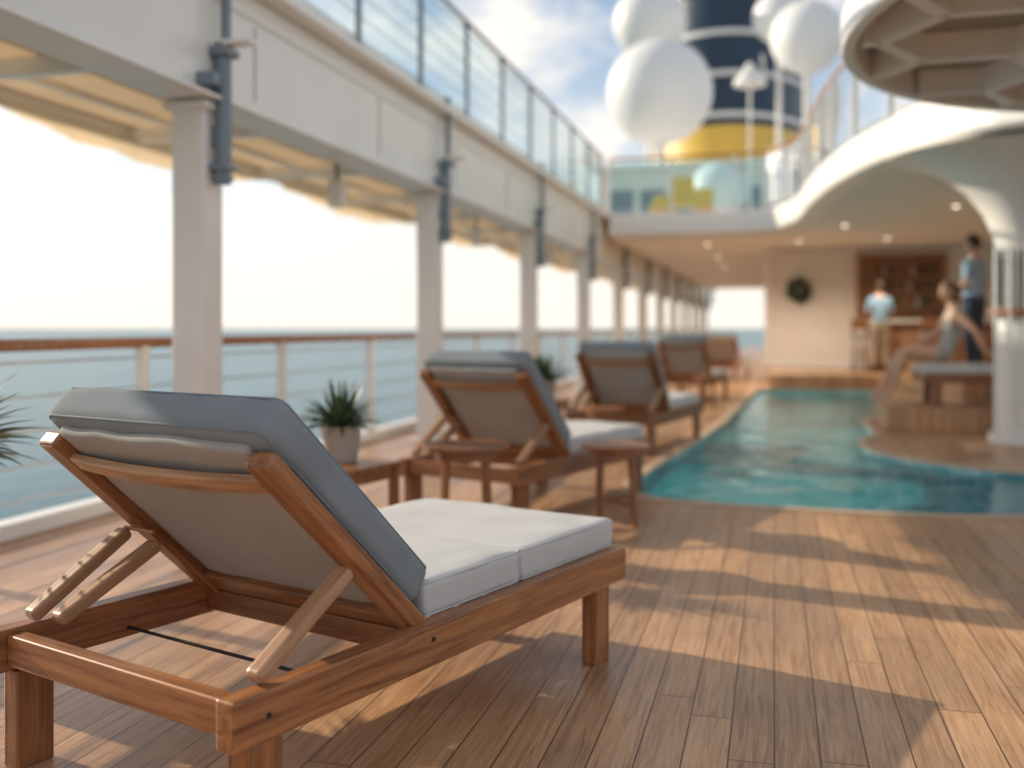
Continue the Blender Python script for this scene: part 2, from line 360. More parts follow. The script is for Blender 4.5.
# ---------------- tables, plants ----------------
def round_table(loc,r,h,topmat=M_teak):
    e=empty('round_side_table',(loc[0],loc[1],0),random.random())
    lathe('top',[(r-0.01,h-0.03),(r,h-0.024),(r,h-0.006),(r-0.008,h)],topmat,e)
    lathe('apron',[(r*0.72,h-0.075),(r*0.72,h-0.031)],M_teak,e)
    for i in range(4):
        a=R(45+90*i); c,s=math.cos(a),math.sin(a)
        beam('leg_%d'%i,(c*r*0.62,s*r*0.62,h-0.032),(c*r*0.74,s*r*0.74,0),0.036,0.036,M_teak,e,up=(c,s,0))
    boxes('stretcher',[((0,0,0.16),(r*1.3,0.02,0.03),R(45)),((0,0,0.13),(r*1.3,0.02,0.03),R(135))],M_teak,e,0.004)
def square_table(loc,w,h,deg=0):
    e=empty('side_table',(loc[0],loc[1],0),R(deg))
    n=5; sw=w/n
    for i in range(n):
        beam('top_slat_%d'%i,(-w/2,-w/2+sw*(i+0.5),h-0.0125),(w/2,-w/2+sw*(i+0.5),h-0.0125),sw-0.006,0.025,M_teak,e,bw=0.004)
    k=w/2-0.04
    for i,(x,y) in enumerate(((-k,-k),(k,-k),(k,k),(-k,k))):
        beam('leg_%d'%i,(x,y,0),(x,y,h-0.027),0.045,0.045,M_teak,e,up=(1,0,0))
    boxes('apron',[((0,-k,h-0.06),(2*k-0.05,0.02,0.06)),((0,k,h-0.06),(2*k-0.05,0.02,0.06)),((-k,0,h-0.06),(0.02,2*k-0.05,0.06)),((k,0,h-0.06),(0.02,2*k-0.05,0.06))],M_teak,e)
def plant(loc,pr,ph,n,ln,spread=1.0,seed=1):
    e=empty('potted_plant',loc); rd=random.Random(seed)
    lathe('pot',[(pr*0.72,0),(pr*0.78,0.01),(pr*0.98,ph*0.9),(pr,ph*0.92),(pr,ph),(pr*0.9,ph),(pr*0.88,ph-0.02),(0.01,ph-0.021)],M_pot,e)
    lathe('soil',[(pr*0.86,ph-0.02),(pr*0.3,ph-0.008)],M_soil,e,seg=16)
    V=[];F=[];
    for i in range(n):
        az=rd.random()*2*math.pi; el=R(rd.uniform(8,85)); L=ln*rd.uniform(0.6,1.05); w=ln*rd.uniform(0.04,0.075)
        p=Vector((0.3*pr*math.cos(az),0.3*pr*math.sin(az),ph-0.01)); dr=Vector((math.cos(az)*math.cos(el)*spread,math.sin(az)*math.cos(el)*spread,math.sin(el)))
        side=Vector((-math.sin(az),math.cos(az),0)); o=len(V); S=7
        for k in range(S):
            t=k/(S-1); ww=w*(0.45+1.6*t-2.05*t*t) if t>0 else w*0.4
            ww=max(ww,0.0008)
            V+=[p-side*ww+Vector((0,0,ww*0.5)),p.copy(),p+side*ww+Vector((0,0,ww*0.5))]
            p=p+dr*(L/(S-1)); dr=(dr+Vector((0,0,-0.10*math.cos(el)-0.03))).normalized()
        for k in range(S-1):
            a=o+k*3; F+=[(a,a+1,a+4,a+3),(a+1,a+2,a+5,a+4)]
    ob=meshobj('leaves',V,F,M_leaf,e,True); ob.data.materials.append(M_leaf2)
    for i,p in enumerate(ob.data.polygons): p.material_index=(i//12)%3==0
    return e
round_table((-1.60,5.12),0.235,0.58)
round_table((-0.94,6.10),0.21,0.49)
round_table((-1.50,9.0),0.2,0.48)
round_table((-0.98,15.2),0.2,0.48)
square_table((-2.20,4.80),0.50,0.50,-15)
plant((-2.20,4.85,0.501),0.108,0.19,140,0.26,1,3)
square_table((-2.25,9.9),0.46,0.48)
plant((-2.25,9.9,0.481),0.12,0.2,100,0.32,1,5)
square_table((-2.3,15.6),0.46,0.48)
plant((-2.3,15.6,0.481),0.13,0.22,90,0.36,1,6)
plant((-2.96,2.95,0.0),0.17,0.74,110,0.42,1,9)

# ---------------- deck, pool, sea ----------------
pen=[(2.8+1.95*math.cos(R(a)),10.9+1.95*math.sin(R(a))) for a in (300,280,260,240,220,200,180,165,152)]
raw=[(-0.62,13.0),(-0.82,10.5),(-0.98,9.0),(-1.04,8.1),(-1.04,7.5),(-0.90,7.15),(-0.55,6.97),(0.1,6.9),(0.75,6.87),(1.3,6.93),(1.9,7.08),(2.6,7.35),(3.4,7.75),(4.2,8.1),(4.6,8.5),(4.4,8.95)]+pen
pool=catmull([(x,y,0) for x,y in raw],4)
pool=[(p.x,p.y) for p in pool]+[(1.1,12.35),(1.1,13.75),(1.3,14.3),(1.75,14.9),(1.95,15.4),(2.0,16),(2.0,20.1),(1.85,20.35),(-0.1,20.35),(-0.3,20.2),(-0.36,19.5)]
X0,X1,Y0,Y1=-4.3,16,-8,62
bm=bmesh.new()
def loop(bm,pts,z):
    vs=[bm.verts.new((x,y,z)) for x,y in pts]; return [bm.edges.new((vs[i],vs[(i+1)%len(vs)])) for i in range(len(vs))]
es=loop(bm,[(X0,Y0),(X1,Y0),(X1,Y1),(X0,Y1)],0)+loop(bm,pool,0)
bmesh.ops.triangle_fill(bm,edges=es,use_beauty=True)
for f in bm.faces:
    if f.normal.z<0: f.normal_flip()
me=bpy.data.meshes.new('wooden_deck'); bm.to_mesh(me); bm.free(); me.materials.append(M_deck)
link(bpy.data.objects.new('wooden_deck',me))
pe=empty('swimming_pool')
n=len(pool); PD=-0.75
meshobj('pool_wall',[(x,y,0) for x,y in pool]+[(x,y,PD) for x,y in pool],[(i,(i+1)%n,n+(i+1)%n,n+i) for i in range(n)],M_tile,pe)
def offset(poly,d):
    out=[];m=len(poly)
    for i in range(m):
        a=Vector(poly[i-1]);b=Vector(poly[i]);c=Vector(poly[(i+1)%m])
        t=(c-a); t.normalize(); out.append((b.x+t.y*d,b.y-t.x*d))
    return out
area=sum(pool[i][0]*pool[(i+1)%n][1]-pool[(i+1)%n][0]*pool[i][1] for i in range(n))
sg=1 if area>0 else -1
pin=offset(pool,-0.012*sg); pout=offset(pool,0.07*sg)
meshobj('coping',[(x,y,-0.02) for x,y in pin]+[(x,y,0.010) for x,y in pin]+[(x,y,0.010) for x,y in pout]+[(x,y,0.0) for x,y in pout],
  [(k*n+i,k*n+(i+1)%n,(k+1)*n+(i+1)%n,(k+1)*n+i) for k in range(3) for i in range(n)],M_coping,pe)
meshobj('pool_water',[(x,y,-0.045) for x,y in pool],[tuple(range(n))],M_pool,pe)
meshobj('pool_floor',[(x,y,PD) for x,y in pool],[tuple(range(n))],M_tile,pe)
boxes('ship_hull',[((5.85,27,-10.7),(20.3,70,19.0))],M_white)
boxes('deck_edge_kerb',[((-4.22,27,0.05),(0.14,69.9,0.096))],M_white,None,0.01)
meshobj('sea',[(-60000,-60000,-20),(60000,-60000,-20),(60000,60000,-20),(-60000,60000,-20)],[(0,1,2,3)],M_sea)

te=[(1.28,12.42),(12,12.42),(12,23.9),(-0.1,23.9),(-0.1,20.62),(1.9,20.6),(2.12,20.45),(2.17,20.2),(2.17,16),(2.12,15.35),(1.9,14.8),(1.45,14.25),(1.25,13.8),(1.22,12.55)]
prism('raised_terrace',te,0.003,0.28,M_deck,None,0.012)
prism('bar_platform',[(2.35,14.0),(12,14.0),(12,19.5),(2.35,19.5)],0.283,0.57,M_deck,None,0.012)

# ---------------- left promenade ----------------
def balustrade(name,pts,z0,h,spacing,glass=None,cables=0,woodcap=True,post=M_chrome,cap_r=0.03,capmat=None,pr=0.022):
    e=empty(name)
    P=[Vector((p[0],p[1],0)) for p in pts]
    tube('top_rail',[(p.x,p.y,z0+h) for p in P],cap_r,capmat or (M_rail if woodcap else M_chrome),e)
    d=[0]
    for i in range(len(P)-1): d.append(d[-1]+(P[i+1]-P[i]).length)
    tot=d[-1]; k=max(1,round(tot/spacing)); pos=[]
    for j in range(k+1):
        s=tot*j/k
        for i in range(len(P)-1):
            if d[i+1]>=s-1e-6:
                t=(s-d[i])/max(1e-6,d[i+1]-d[i]); pos.append(P[i].lerp(P[i+1],t)); break
    boxes('posts',[((p.x,p.y,z0+h/2-0.01),(pr*2,pr*1.3*2,h-0.02)) for p in pos],post,e,0.004)
    boxes('post_feet',[((p.x,p.y,z0+0.012),(0.12,0.12,0.02)) for p in pos],post,e,0.004)
    boxes('rail_brackets',[((p.x,p.y,z0+h-0.045),(0.09,0.10,0.02)) for p in pos],post,e,0.004)
    if cables: tubes('cables',[[(p.x,p.y,z0+0.1+(h-0.2)*c/(cables-1)) for p in P] for c in range(cables)],0.008,M_chrome,e)
    if glass:
        m=len(P); meshobj('glass_panels',[(p.x+0.012,p.y,z0+0.08) for p in P]+[(p.x+0.012,p.y,z0+h-0.08) for p in P],[(i,i+1,m+i+1,m+i) for i in range(m-1)],glass,e)
        tube('bottom_rail',[(p.x,p.y,z0+0.07) for p in P],0.014,M_chrome,e)
    return e
balustrade('ship_railing',[(-4.2,-6),(-4.2,60)],0.1,1.0,2.0,None,5,True,M_white,0.038,None,0.03)
colx=-3.52
ys=[5.6+4.4*k for k in range(-2,12)]
for y in ys:
    e=empty('deck_column',(colx,y,0))
    boxes('shaft',[((0,0,1.31),(0.23,0.23,2.62))],M_white,e,0.02)
    boxes('base_plate',[((0,0,0.012),(0.36,0.36,0.02))],M_white,e,0.004)
    boxes('capital',[((0,0,2.58),(0.30,0.30,0.05))],M_white,e,0.008)
    b=empty('column_bracket',(colx+0.18,y,0))
    tube('pipe',[(0,0,2.10),(0,0,2.98)],0.052,M_steel,b)
    tube('pipe_upper',[(0.02,0,2.94),(0.02,0,3.62)],0.032,M_steel,b)
    boxes('collar',[((0,0,2.92),(0.15,0.15,0.05)),((0,0,2.2),(0.13,0.13,0.04)),((0,0,2.14),(0.10,0.10,0.03)),((-0.05,0,2.4),(0.1,0.07,0.12))],M_steel,b,0.006)
    boxes('arm',[((-0.14,-0.17,2.72),(0.40,0.08,0.08)),((-0.02,-0.09,2.72),(0.06,0.16,0.06))],M_steel,b,0.008)
    boxes('floodlight',[((0.10,0.0,2.98),(0.22,0.09,0.04))],M_white,b,0.01)
ye0,ye1=-6,60; yc=(ye0+ye1)/2; yl=ye1-ye0
ud=empty('upper_promenade_deck')
boxes('fascia_girder',[((-3.49,yc,3.04),(0.18,yl,0.80))],M_white,ud,0.02)
boxes('fascia_lip',[((-3.36,yc,3.475),(0.22,yl,0.07))],M_white,ud,0.012)
boxes('fascia_groove_trim',[((-3.392,yc,3.28),(0.012,yl,0.03))],M_white,ud,0.003)
sj=[((-3.3975,ye0+1.1+2.2*i,2.98),(0.006,0.012,0.50)) for i in range(29)]
boxes('panel_joints',sj,M_taupe,ud)
boxes('girder_flange',[((-3.49,yc,2.63),(0.34,yl,0.022))],M_white,ud,0.004)
boxes('deck_slab',[((-4.5,yc,3.38),(1.8,yl,0.12))],M_white,ud)
boxes('outer_beam',[((-5.5,yc,2.93),(0.12,yl,0.12))],M_white,ud,0.01)
cb=[]; y=ye0+0.4
while y<ye1: 
    cb.append(((-4.52,y,2.87),(1.84,0.09,0.12))); y+=1.1*2
boxes('cross_beams',cb,M_white,ud,0.01)
boxes('purlins',[((-4.2,yc,2.89),(0.05,yl,0.05)),((-4.85,yc,2.89),(0.05,yl,0.05))],M_white,ud)
V=[];F=[];ny=int(yl/0.275);nx=8
for j in range(ny+1):
    yy=ye0+yl*j/ny; ph=abs(math.sin((yy-ye0-0.4)/2.2*math.pi))
    for i in range(nx+1):
        t=i/nx; V.append((-3.581-1.86*t,yy,2.945-0.06*ph*math.sin(math.pi*t)))
for j in range(ny):
    for i in range(nx):
        a=j*(nx+1)+i; F.append((a,a+1,a+nx+2,a+nx+1))
meshobj('canvas_ceiling',V,F,M_canvas,ud,True)
V=[];F=[];ny=int(yl/0.1)
for j in range(ny+1):
    yy=ye0+yl*j/ny; ph=((yy-5.6)/4.4)%1.0
    sag=0.07+0.17*abs(math.sin(ph*math.pi*1))
    wv=0.03*math.sin(yy*9)+0.015*math.sin(yy*23)
    for i in range(6):
        t=i/5; V.append((-5.42+0.10*t+wv*t+0.05*math.sin(t*3.1),yy,2.88-sag*t-0.012*math.sin(yy*5)*t))
for j in range(ny):
    for i in range(5):
        a=j*6+i; F.append((a,a+1,a+7,a+6))
meshobj('awning_valance',V,F,M_canvas,ud,True)
for k in range(-1,8):
    y=8.4+4.4*k
    s=empty('hanging_speaker',(-3.85,y,2.42)); boxes('case',[((0,0,0),(0.15,0.13,0.24))],M_white,s,0.02); boxes('hanger',[((0,0,0.25),(0.03,0.03,0.25))],M_steel,s); boxes('grille',[((0,-0.067,0),(0.11,0.004,0.18))],M_shade,s)
balustrade('upper_deck_railing',[(-3.34,-5.9),(-3.34,19.8)],3.51,1.12,1.47,M_glass2,6,False,M_steel,0.028,M_steel,0.022)

# ---------------- right / rear upper deck ----------------
edge=[(9,9.3,0),(5,9.3,0),(3.2,9.45,0),(2.0,10.15,0),(1.25,11.5,0),(0.78,13.4,0),(0.5,15.8,0),(0.35,18,0),(0.0,19.4,0),(-0.7,19.95,0),(-2.0,20.0,0),(-3.24,20.0,0)]
ec=[(p.x,p.y) for p in catmull(edge[1:],5)]
up=empty('upper_sun_deck')
prism('deck_slab',[(9,9.3)]+ec+[(-3.24,48),(9,48)],3.05,3.50,M_white,up,0.07)
def inset(pts,d):
    out=[];m=len(pts)
    for i in range(m):
        a=Vector(pts[max(0,i-1)]);c=Vector(pts[min(m-1,i+1)]);t=(c-a).normalized(); out.append((pts[i][0]+t.y*d,pts[i][1]-t.x*d))
    return out
ei=inset(ec,0.35)
prism('soffit_panel',[(8.6,9.75)]+ei+[(-2.9,47),(8.6,47)],3.02,3.046,M_shade,up)
balustrade('glass_balustrade',inset(ec,0.12),3.505,1.1,1.3,M_glass,0,True,M_white,0.03)
# second tier: house and curved bridge deck
t2=[(p.x,p.y) for p in catmull([(5.2,12.2,0),(3.9,12.6,0),(3.0,13.8,0),(2.45,15.6,0),(2.0,17.8,0),(1.6,20.0,0),(1.45,22.0,0),(1.9,23.4,0),(3.0,24.0,0)],5)]
td=empty('upper_bridge_deck')
prism('house_walls',[(9,12.9)]+inset(t2,0.55)[1:-1]+[(3.4,23.4),(9,23.4)],3.503,5.399,M_wall,td)
prism('deck_slab',[(9,12.2)]+t2+[(9,24.0)],5.40,5.72,M_white,td,0.05)
balustrade('bridge_balustrade',inset(t2,0.12),5.725,1.05,1.3,M_glass,0,True,M_white,0.028)
wl=inset(t2,0.535)
boxes('house_windows',[((wl[i][0],wl[i][1],4.6),(0.03,0.55,0.9),math.atan2(wl[i+1][1]-wl[i][1],wl[i+1][0]-wl[i][0])-math.pi/2) for i in range(8,34,3)],M_steel,td)
for i,(x,y,pw) in enumerate([(2.9,10.6,0),(2.3,11.4,0),(3.4,11.2,0),(1.9,12.2,45),(2.6,16,50),(1.2,18.5,0),(0.5,21.6,65),(2.2,21.4,65),(-1.4,22,40),(-1.4,26,0),(-1.4,30,0)]):
    l=empty('downlight',(x,y,3.0)); lathe('rim',[(0.06,0.0),(0.06,0.018)],M_chrome,l,seg=16); lathe('lens',[(0.04,-0.006),(0.04,-0.001)],M_lamp,l,seg=16)
    if pw:
        ld=bpy.data.lights.new('downlight_lamp','SPOT'); ld.energy=pw*2.6; ld.spot_size=R(150); ld.spot_blend=0.7; ld.color=(1.0,0.84,0.64); ld.shadow_soft_size=0.06
        lo=bpy.data.objects.new('bulb',ld); link(lo,l); lo.location=(0,0,-0.03)
wb=empty('rear_deckhouse')
boxes('front_wall',[((4.4,24.1,1.52),(9.2,0.2,3.02))],M_wall,wb)
boxes('side_wall',[((-0.1,34.6,1.52),(0.2,20.8,3.02))],M_wall,wb)
boxes('skirting',[((4.4,23.985,0.36),(9.2,0.03,0.15))],M_white,wb)
boxes('corner_trim',[((-0.15,24.0,1.66),(0.14,0.14,2.7))],M_white,wb,0.01)
boxes('wall_cornice',[((4.4,23.96,2.92),(9.2,0.08,0.12))],M_white,wb,0.01)
boxes('side_windows',[((-0.215,26+2.6*i,1.6),(0.02,1.5,1.2)) for i in range(6)],M_dark,wb)
boxes('right_wall',[((6.2,17,1.8),(0.2,10,2.4))],M_wall,wb)
bb=empty('bar_back_shelf')
boxes('panel',[((2.75,23.93,2.1),(1.75,0.10,1.35))],M_teak,bb,0.01)
boxes('frame',[((1.84,23.90,2.1),(0.08,0.16,1.5)),((3.66,23.90,2.1),(0.08,0.16,1.5)),((2.75,23.90,2.84),(1.9,0.16,0.08))],M_teakl,bb,0.008)
boxes('shelves',[((2.75,23.80,z),(1.7,0.16,0.03)) for z in (1.65,2.0,2.35)],M_teakl,bb)
Mbot=[mottled('bottle_%d'%i,c,0.1,0.05) for i,c in enumerate([(0.03,0.10,0.05),(0.35,0.16,0.03),(0.5,0.5,0.48),(0.02,0.02,0.03)])]
for i in range(26):
    z=(1.665,2.015,2.365)[i%3]; x=2.0+1.5*((i*0.618)%1); lathe('bottle_on_shelf_%d'%i,[(0.035,0),(0.035,0.17),(0.013,0.21),(0.013,0.27)],Mbot[i%4],bb,(x,23.79,z),12)
bc=empty('bar_counter')
boxes('body',[((3.6,22.95,0.80),(3.2,0.55,1.02))],M_teak,bc,0.01)
boxes('front_panels',[((2.25+0.6*i,22.665,0.8),(0.5,0.02,0.8)) for i in range(5)],M_teakl,bc,0.006)
boxes('top',[((3.6,22.90,1.34),(3.4,0.75,0.05))],M_white,bc,0.01)
wr=empty('wall_wreath',(0.55,23.93,2.05)); V=[];F=[]; rd=random.Random(4)
for i in range(420):
    a=rd.random()*6.283; r=0.2+rd.gauss(0,0.055); c=Vector((r*math.cos(a),rd.uniform(-0.12,0),r*math.sin(a)))
    d1=Vector((rd.gauss(0,1),rd.gauss(0,1),rd.gauss(0,1))).normalized()*0.06; d2=d1.cross(Vector((rd.random(),rd.random(),1))).normalized()*0.02
    o=len(V); V+=[c-d1,c-d2,c+d1,c+d2]; F.append((o,o+1,o+2,o+3))
meshobj('foliage',V,F,M_leaf2,wr)
def stool(x,y,z):
    e=empty('bar_stool',(x,y,z)); lathe('seat',[(0.17,0.72),(0.19,0.74),(0.19,0.79),(0.17,0.81)],M_cunder,e,seg=20)
    for i in range(4):
        a=R(45+90*i); beam('leg_%d'%i,(0.11*math.cos(a),0.11*math.sin(a),0.72),(0.19*math.cos(a),0.19*math.sin(a),0),0.03,0.03,M_teak,e,up=(1,0,0))
    tube('foot_ring',[(0.17*math.cos(R(a)),0.17*math.sin(R(a)),0.28) for a in range(0,360,20)],0.01,M_chrome,e,True)
    boxes('back',[((0,-0.18,1.0),(0.34,0.03,0.22))],M_teak,e,0.01); boxes('back_posts',[((-0.14,-0.18,0.84),(0.03,0.03,0.2)),((0.14,-0.18,0.84),(0.03,0.03,0.2))],M_teak,e)
stool(1.72,22.2,0.283); stool(3.1,22.2,0.283)

tc_=empty('flared_column',(2.55,11.55,0))
lathe('shaft',[(0.36,0.0),(0.36,0.08),(0.27,0.12),(0.26,1.0),(0.26,1.9),(0.30,2.15),(0.40,2.4),(0.58,2.65),(0.85,2.85),(1.15,2.97),(1.35,3.015)],M_white,tc_,seg=56)
lathe('wood_collar',[(0.32,1.32),(0.36,1.335),(0.36,1.395),(0.32,1.41)],M_rail,tc_)
for i in range(6):
    a=R(200+i*28); boxes('glazing_bar_%d'%i,[((0.275*math.cos(a),0.275*math.sin(a),1.72),(0.03,0.05,0.6),a)],M_dark,tc_)
for a in (205,235,262):
    tube('light_pipe',[(0.34*math.cos(R(a)),0.34*math.sin(R(a)),0.1),(0.34*math.cos(R(a)),0.34*math.sin(R(a)),2.05)],0.022,M_white,tc_)

# hex canopy
hc=empty('hexagonal_truss_canopy',(2.95,6.5,0)); Rr=2.55; zc=2.94
seg=72
def ringmesh(name,r0,r1,z0,z1,mat,par):
    V=[];F=[]
    for (r,z) in ((r0,z0),(r1,z0),(r1,z1),(r0,z1)):
        for i in range(seg): a=2*math.pi*i/seg; V.append((r*math.cos(a),r*math.sin(a),z))
    for k in range(4):
        for i in range(seg): j=(i+1)%seg; k2=(k+1)%4; F.append((k*seg+i,k*seg+j,k2*seg+j,k2*seg+i))
    return meshobj(name,V,F,mat,par)
bevel(ringmesh('rim',Rr-0.09,Rr,zc-0.01,zc+0.22,M_white,hc),0.025,3)
lathe('roof',[(Rr-0.095,zc+0.18),(Rr-0.095,zc+0.21)],M_taupe,hc,seg=72)
seen=set(); bl=[]
s=0.58; Ri=Rr-0.10
for q in range(-6,7):
    for r in range(-7,8):
        cx=s*1.5*q; cy=s*math.sqrt(3)*(r+q/2)
        for k in range(6):
            a=(cx+s*math.cos(R(60*k)),cy+s*math.sin(R(60*k))); b=(cx+s*math.cos(R(60*k+60)),cy+s*math.sin(R(60*k+60)))
            key=(round((a[0]+b[0])/2,2),round((a[1]+b[1])/2,2))
            if key in seen: continue
            seen.add(key)
            la,lb=math.hypot(*a),math.hypot(*b)
            if min(la,lb)>Ri: continue
            A=Vector(a);B=Vector(b)
            if max(la,lb)>Ri:
                if la>lb: A,B=B,A
                lo,hi=0,1
                for _ in range(20):
                    mi=(lo+hi)/2
                    if A.lerp(B,mi).length<Ri: lo=mi
                    else: hi=mi
                B=A.lerp(B,lo)
            c=(A+B)/2; d=B-A; bl.append(((c.x,c.y,zc+0.085),(max(0.02,d.length-0.05),0.09,0.18),math.atan2(d.y,d.x)))
boxes('hex_ribs',bl,M_white,hc)
boxes('hanger_arms',[((0.2,3.1,zc+0.13),(0.16,1.2,0.14)),((1.6,2.5,zc+0.13),(0.16,1.1,0.14))],M_white,hc,0.01)

# ---------------- funnel, radomes, deckhouse ----------------
fu=empty('ship_funnel',(-1.95,44,0))
def fr(z): return 3.75-0.05*(z-5)
def band(nm,z0,z1,mat,off=0):
    lathe(nm,[(fr(z0)+off,z0),(fr(z1)+off,z1)],mat,fu,seg=64,sx=0.95,sy=1.5)
band('base_white',3.5,7.3,M_white); band('band_yellow',7.3,8.9,M_yellow,0.02); band('stack_navy',8.9,22,M_navy)
for z in (9.2,10.8,12.4,14.2,16.0): band('white_rib_%d'%int(z*10),z,z+0.18,M_white,0.10)
def radome(x,y,z,r,base):
    e=empty('radome',(x,y,0))
    prof=[(max(0.001,r*math.cos(R(a))),z+r*math.sin(R(a))) for a in range(-90,91,6)]
    lathe('dome',prof,M_radome,e,seg=48)
    lathe('pedestal',[(0.20*r,base),(0.10*r,base+0.3),(0.10*r,z-r*1.1),(0.22*r,z-r*0.95)],M_white,e,seg=24)
radome(-3.35,30.3,8.3,1.58,5.9)
radome(-4.15,34.5,11.7,1.25,5.9)
radome(0.95,31.2,9.9,1.08,5.9)
radome(0.15,34,11.4,0.85,5.9)
radome(-1.5,27.8,4.9,0.8,3.5)
dh=empty('upper_deckhouse')
boxes('walls',[((-1.2,33,4.7),(7.6,8,2.38))],M_wall,dh,0.03)
boxes('roof_edge',[((-1.2,33,5.85),(8.2,8.6,0.12))],M_white,dh,0.02)
boxes('window_band',[((-4.3+0.9*i,28.99,4.8),(0.7,0.02,0.8)) for i in range(8)],M_steel,dh)
for (x,y) in ((-2.7,25.5),(-1.7,24.5),(-3.0,27.0),(-2.0,22.5)):
    e=empty('yellow_deck_chair',(x,y,3.5)); boxes('seat',[((0,0,0.42),(0.55,0.5,0.06))],M_yellow,e,0.02); boxes('back',[((0,0.25,0.75),(0.55,0.06,0.7))],M_yellow,e,0.02); boxes('legs',[((sx*.24,sy*.22,0.2),(0.04,0.04,0.4)) for sx in (-1,1) for sy in (-1,1)],M_chrome,e)
ml=empty('mast_lamp',(-0.6,26,0)); tube('pole',[(0,0,3.5),(0,0,7.4)],0.03,M_white,ml)
lathe('shade',[(0.42,7.35),(0.40,7.45),(0.18,7.7),(0.08,7.9)],M_white,ml,seg=24)
tube('arm',[(0,0,7.2),(0.35,0,7.6),(0.3,0,8.1)],0.03,M_white,ml)

# ---------------- people ----------------
M_skin=mottled('skin',(0.62,0.37,0.25),0.5,0.05,10)
M_shirt=mottled('blue_shirt',(0.27,0.42,0.58),0.85,0.08,8)
M_shirt2=mottled('pale_blue_shirt',(0.33,0.46,0.60),0.85,0.08,8)
M_pants=mottled('beige_trousers',(0.48,0.40,0.31),0.85,0.08,8)
M_pants2=mottled('navy_trousers',(0.04,0.05,0.08),0.85,0.08,8)
M_shoe=mottled('shoe',(0.08,0.05,0.035),0.5,0.1,8)
M_swim=mottled('swimsuit',(0.36,0.36,0.34),0.6,0.35,25)
M_hair=mottled('hair_dark',(0.045,0.025,0.015),0.5,0.3,30)
M_hairb=mottled('hair_brown',(0.18,0.085,0.035),0.5,0.3,30)
M_eye=mottled('eye',(0.02,0.015,0.01),0.1,0.1)
M_lip=mottled('lips',(0.40,0.13,0.11),0.4,0.05)
def skinmesh(name,verts,radii,edges,root,parent,mats,bonemat=None,sub=2):
    me=bpy.data.meshes.new(name+'_sk'); me.from_pydata([tuple(v) for v in verts],edges,[]); me.update()
    o=bpy.data.objects.new(name+'_sk',me); scene.collection.objects.link(o)
    o.modifiers.new('s','SKIN')
    if not me.skin_vertices:
        bm=bmesh.new(); bm.from_mesh(me); bm.verts.layers.skin.verify(); bm.to_mesh(me); bm.free()
    sk=me.skin_vertices[0].data
    for i,r in enumerate(radii):
        sk[i].radius=(r,r) if not isinstance(r,tuple) else r
        sk[i].use_root=(i==root)
    o.modifiers['s'].use_smooth_shade=True
    ss=o.modifiers.new('ss','SUBSURF'); ss.levels=sub; ss.render_levels=sub
    dg=bpy.context.evaluated_depsgraph_get(); dg.update()
    m2=bpy.data.meshes.new_from_object(o.evaluated_get(dg)); m2.name=name
    bpy.data.objects.remove(o)
    m2.materials.clear()
    for m in mats: m2.materials.append(m)
    V=[Vector(v) for v in verts]
    for p in m2.polygons:
        p.use_smooth=True
        if bonemat:
            best=1e9;bi=0;bt=0
            for k,(a,b) in enumerate(edges):
                A,B=V[a],V[b]; ab=B-A; t=max(0,min(1,(p.center-A).dot(ab)/ab.length_squared)); dd=(p.center-(A+ab*t)).length
                dd-= (radii[a]*(1-t)+radii[b]*t)
                if dd<best: best=dd;bi=k;bt=t
            mm=bonemat[bi]
            p.material_index=mm(bt) if callable(mm) else mm
        else: p.material_index=0
    return link(bpy.data.objects.new(name,m2),parent)
def head(parent,c,yaw,pitch,hair,long=False):
    Mh=Matrix.Translation(c)@Matrix.Rotation(yaw,4,'Z')@Matrix.Rotation(pitch,4,'X')
    def ell(name,cc,s,mat,fn=None,seg=24):
        bm=bmesh.new(); bmesh.ops.create_uvsphere(bm,u_segments=seg,v_segments=seg*2//3,radius=1)
        for v in bm.verts:
            v.co=Vector((v.co.x*s[0],v.co.y*s[1],v.co.z*s[2]))+Vector(cc)
            if fn: fn(v)
        me=bpy.data.meshes.new(name); bm.to_mesh(me); bm.free(); me.materials.append(mat)
        for p in me.polygons: p.use_smooth=True
        o=link(bpy.data.objects.new(name,me),parent); o.matrix_basis=Mh; return o
    def skull(v):
        z=v.co.z
        if z<0:
            k=1+z*2.6; v.co.x*=max(0.6,k); 
            if v.co.y<0: v.co.y*=max(0.65,1+z*2.5)
        if v.co.y>0.05 and -0.05<z<0.03:
            v.co.y-=0.008*max(0,1-abs(abs(v.co.x)-0.032)/0.022)*max(0,1-abs(z-0.005)/0.03)
    ell('skull',(0,0,0),(0.075,0.096,0.118),M_skin,skull,32)
    ell('nose',(0,0.096,-0.018),(0.013,0.02,0.026),M_skin,None,12)
    ell('mouth',(0,0.083,-0.062),(0.022,0.010,0.008),M_lip,None,12)
    for s in (-1,1):
        ell('eye_%d'%s,(s*0.031,0.083,0.004),(0.012,0.009,0.007),M_eye,None,12)
        ell('brow_%d'%s,(s*0.031,0.088,0.024),(0.018,0.006,0.004),hair,None,10)
        ell('ear_%d'%s,(s*0.076,-0.004,-0.005),(0.010,0.020,0.032),M_skin,None,12)
    def hr(v):
        if v.co.y>0.02:
            lim=0.045
            if v.co.z<lim: v.co.y=0.02+(v.co.y-0.02)*0.15; v.co.x*=0.93
        if v.co.z<-0.05 and not long: v.co*=0.85
        v.co+=Vector((1,1,1))*noise.noise(v.co*40)*0.004
    ell('hair',(0,-0.012,0.018),(0.086,0.102,0.118),hair,hr,32)
    if long:
        ell('hair_bun',(0,-0.115,0.03),(0.045,0.04,0.045),hair,None,16)
        ell('hair_nape',(0,-0.075,-0.06),(0.06,0.045,0.09),hair,None,16)
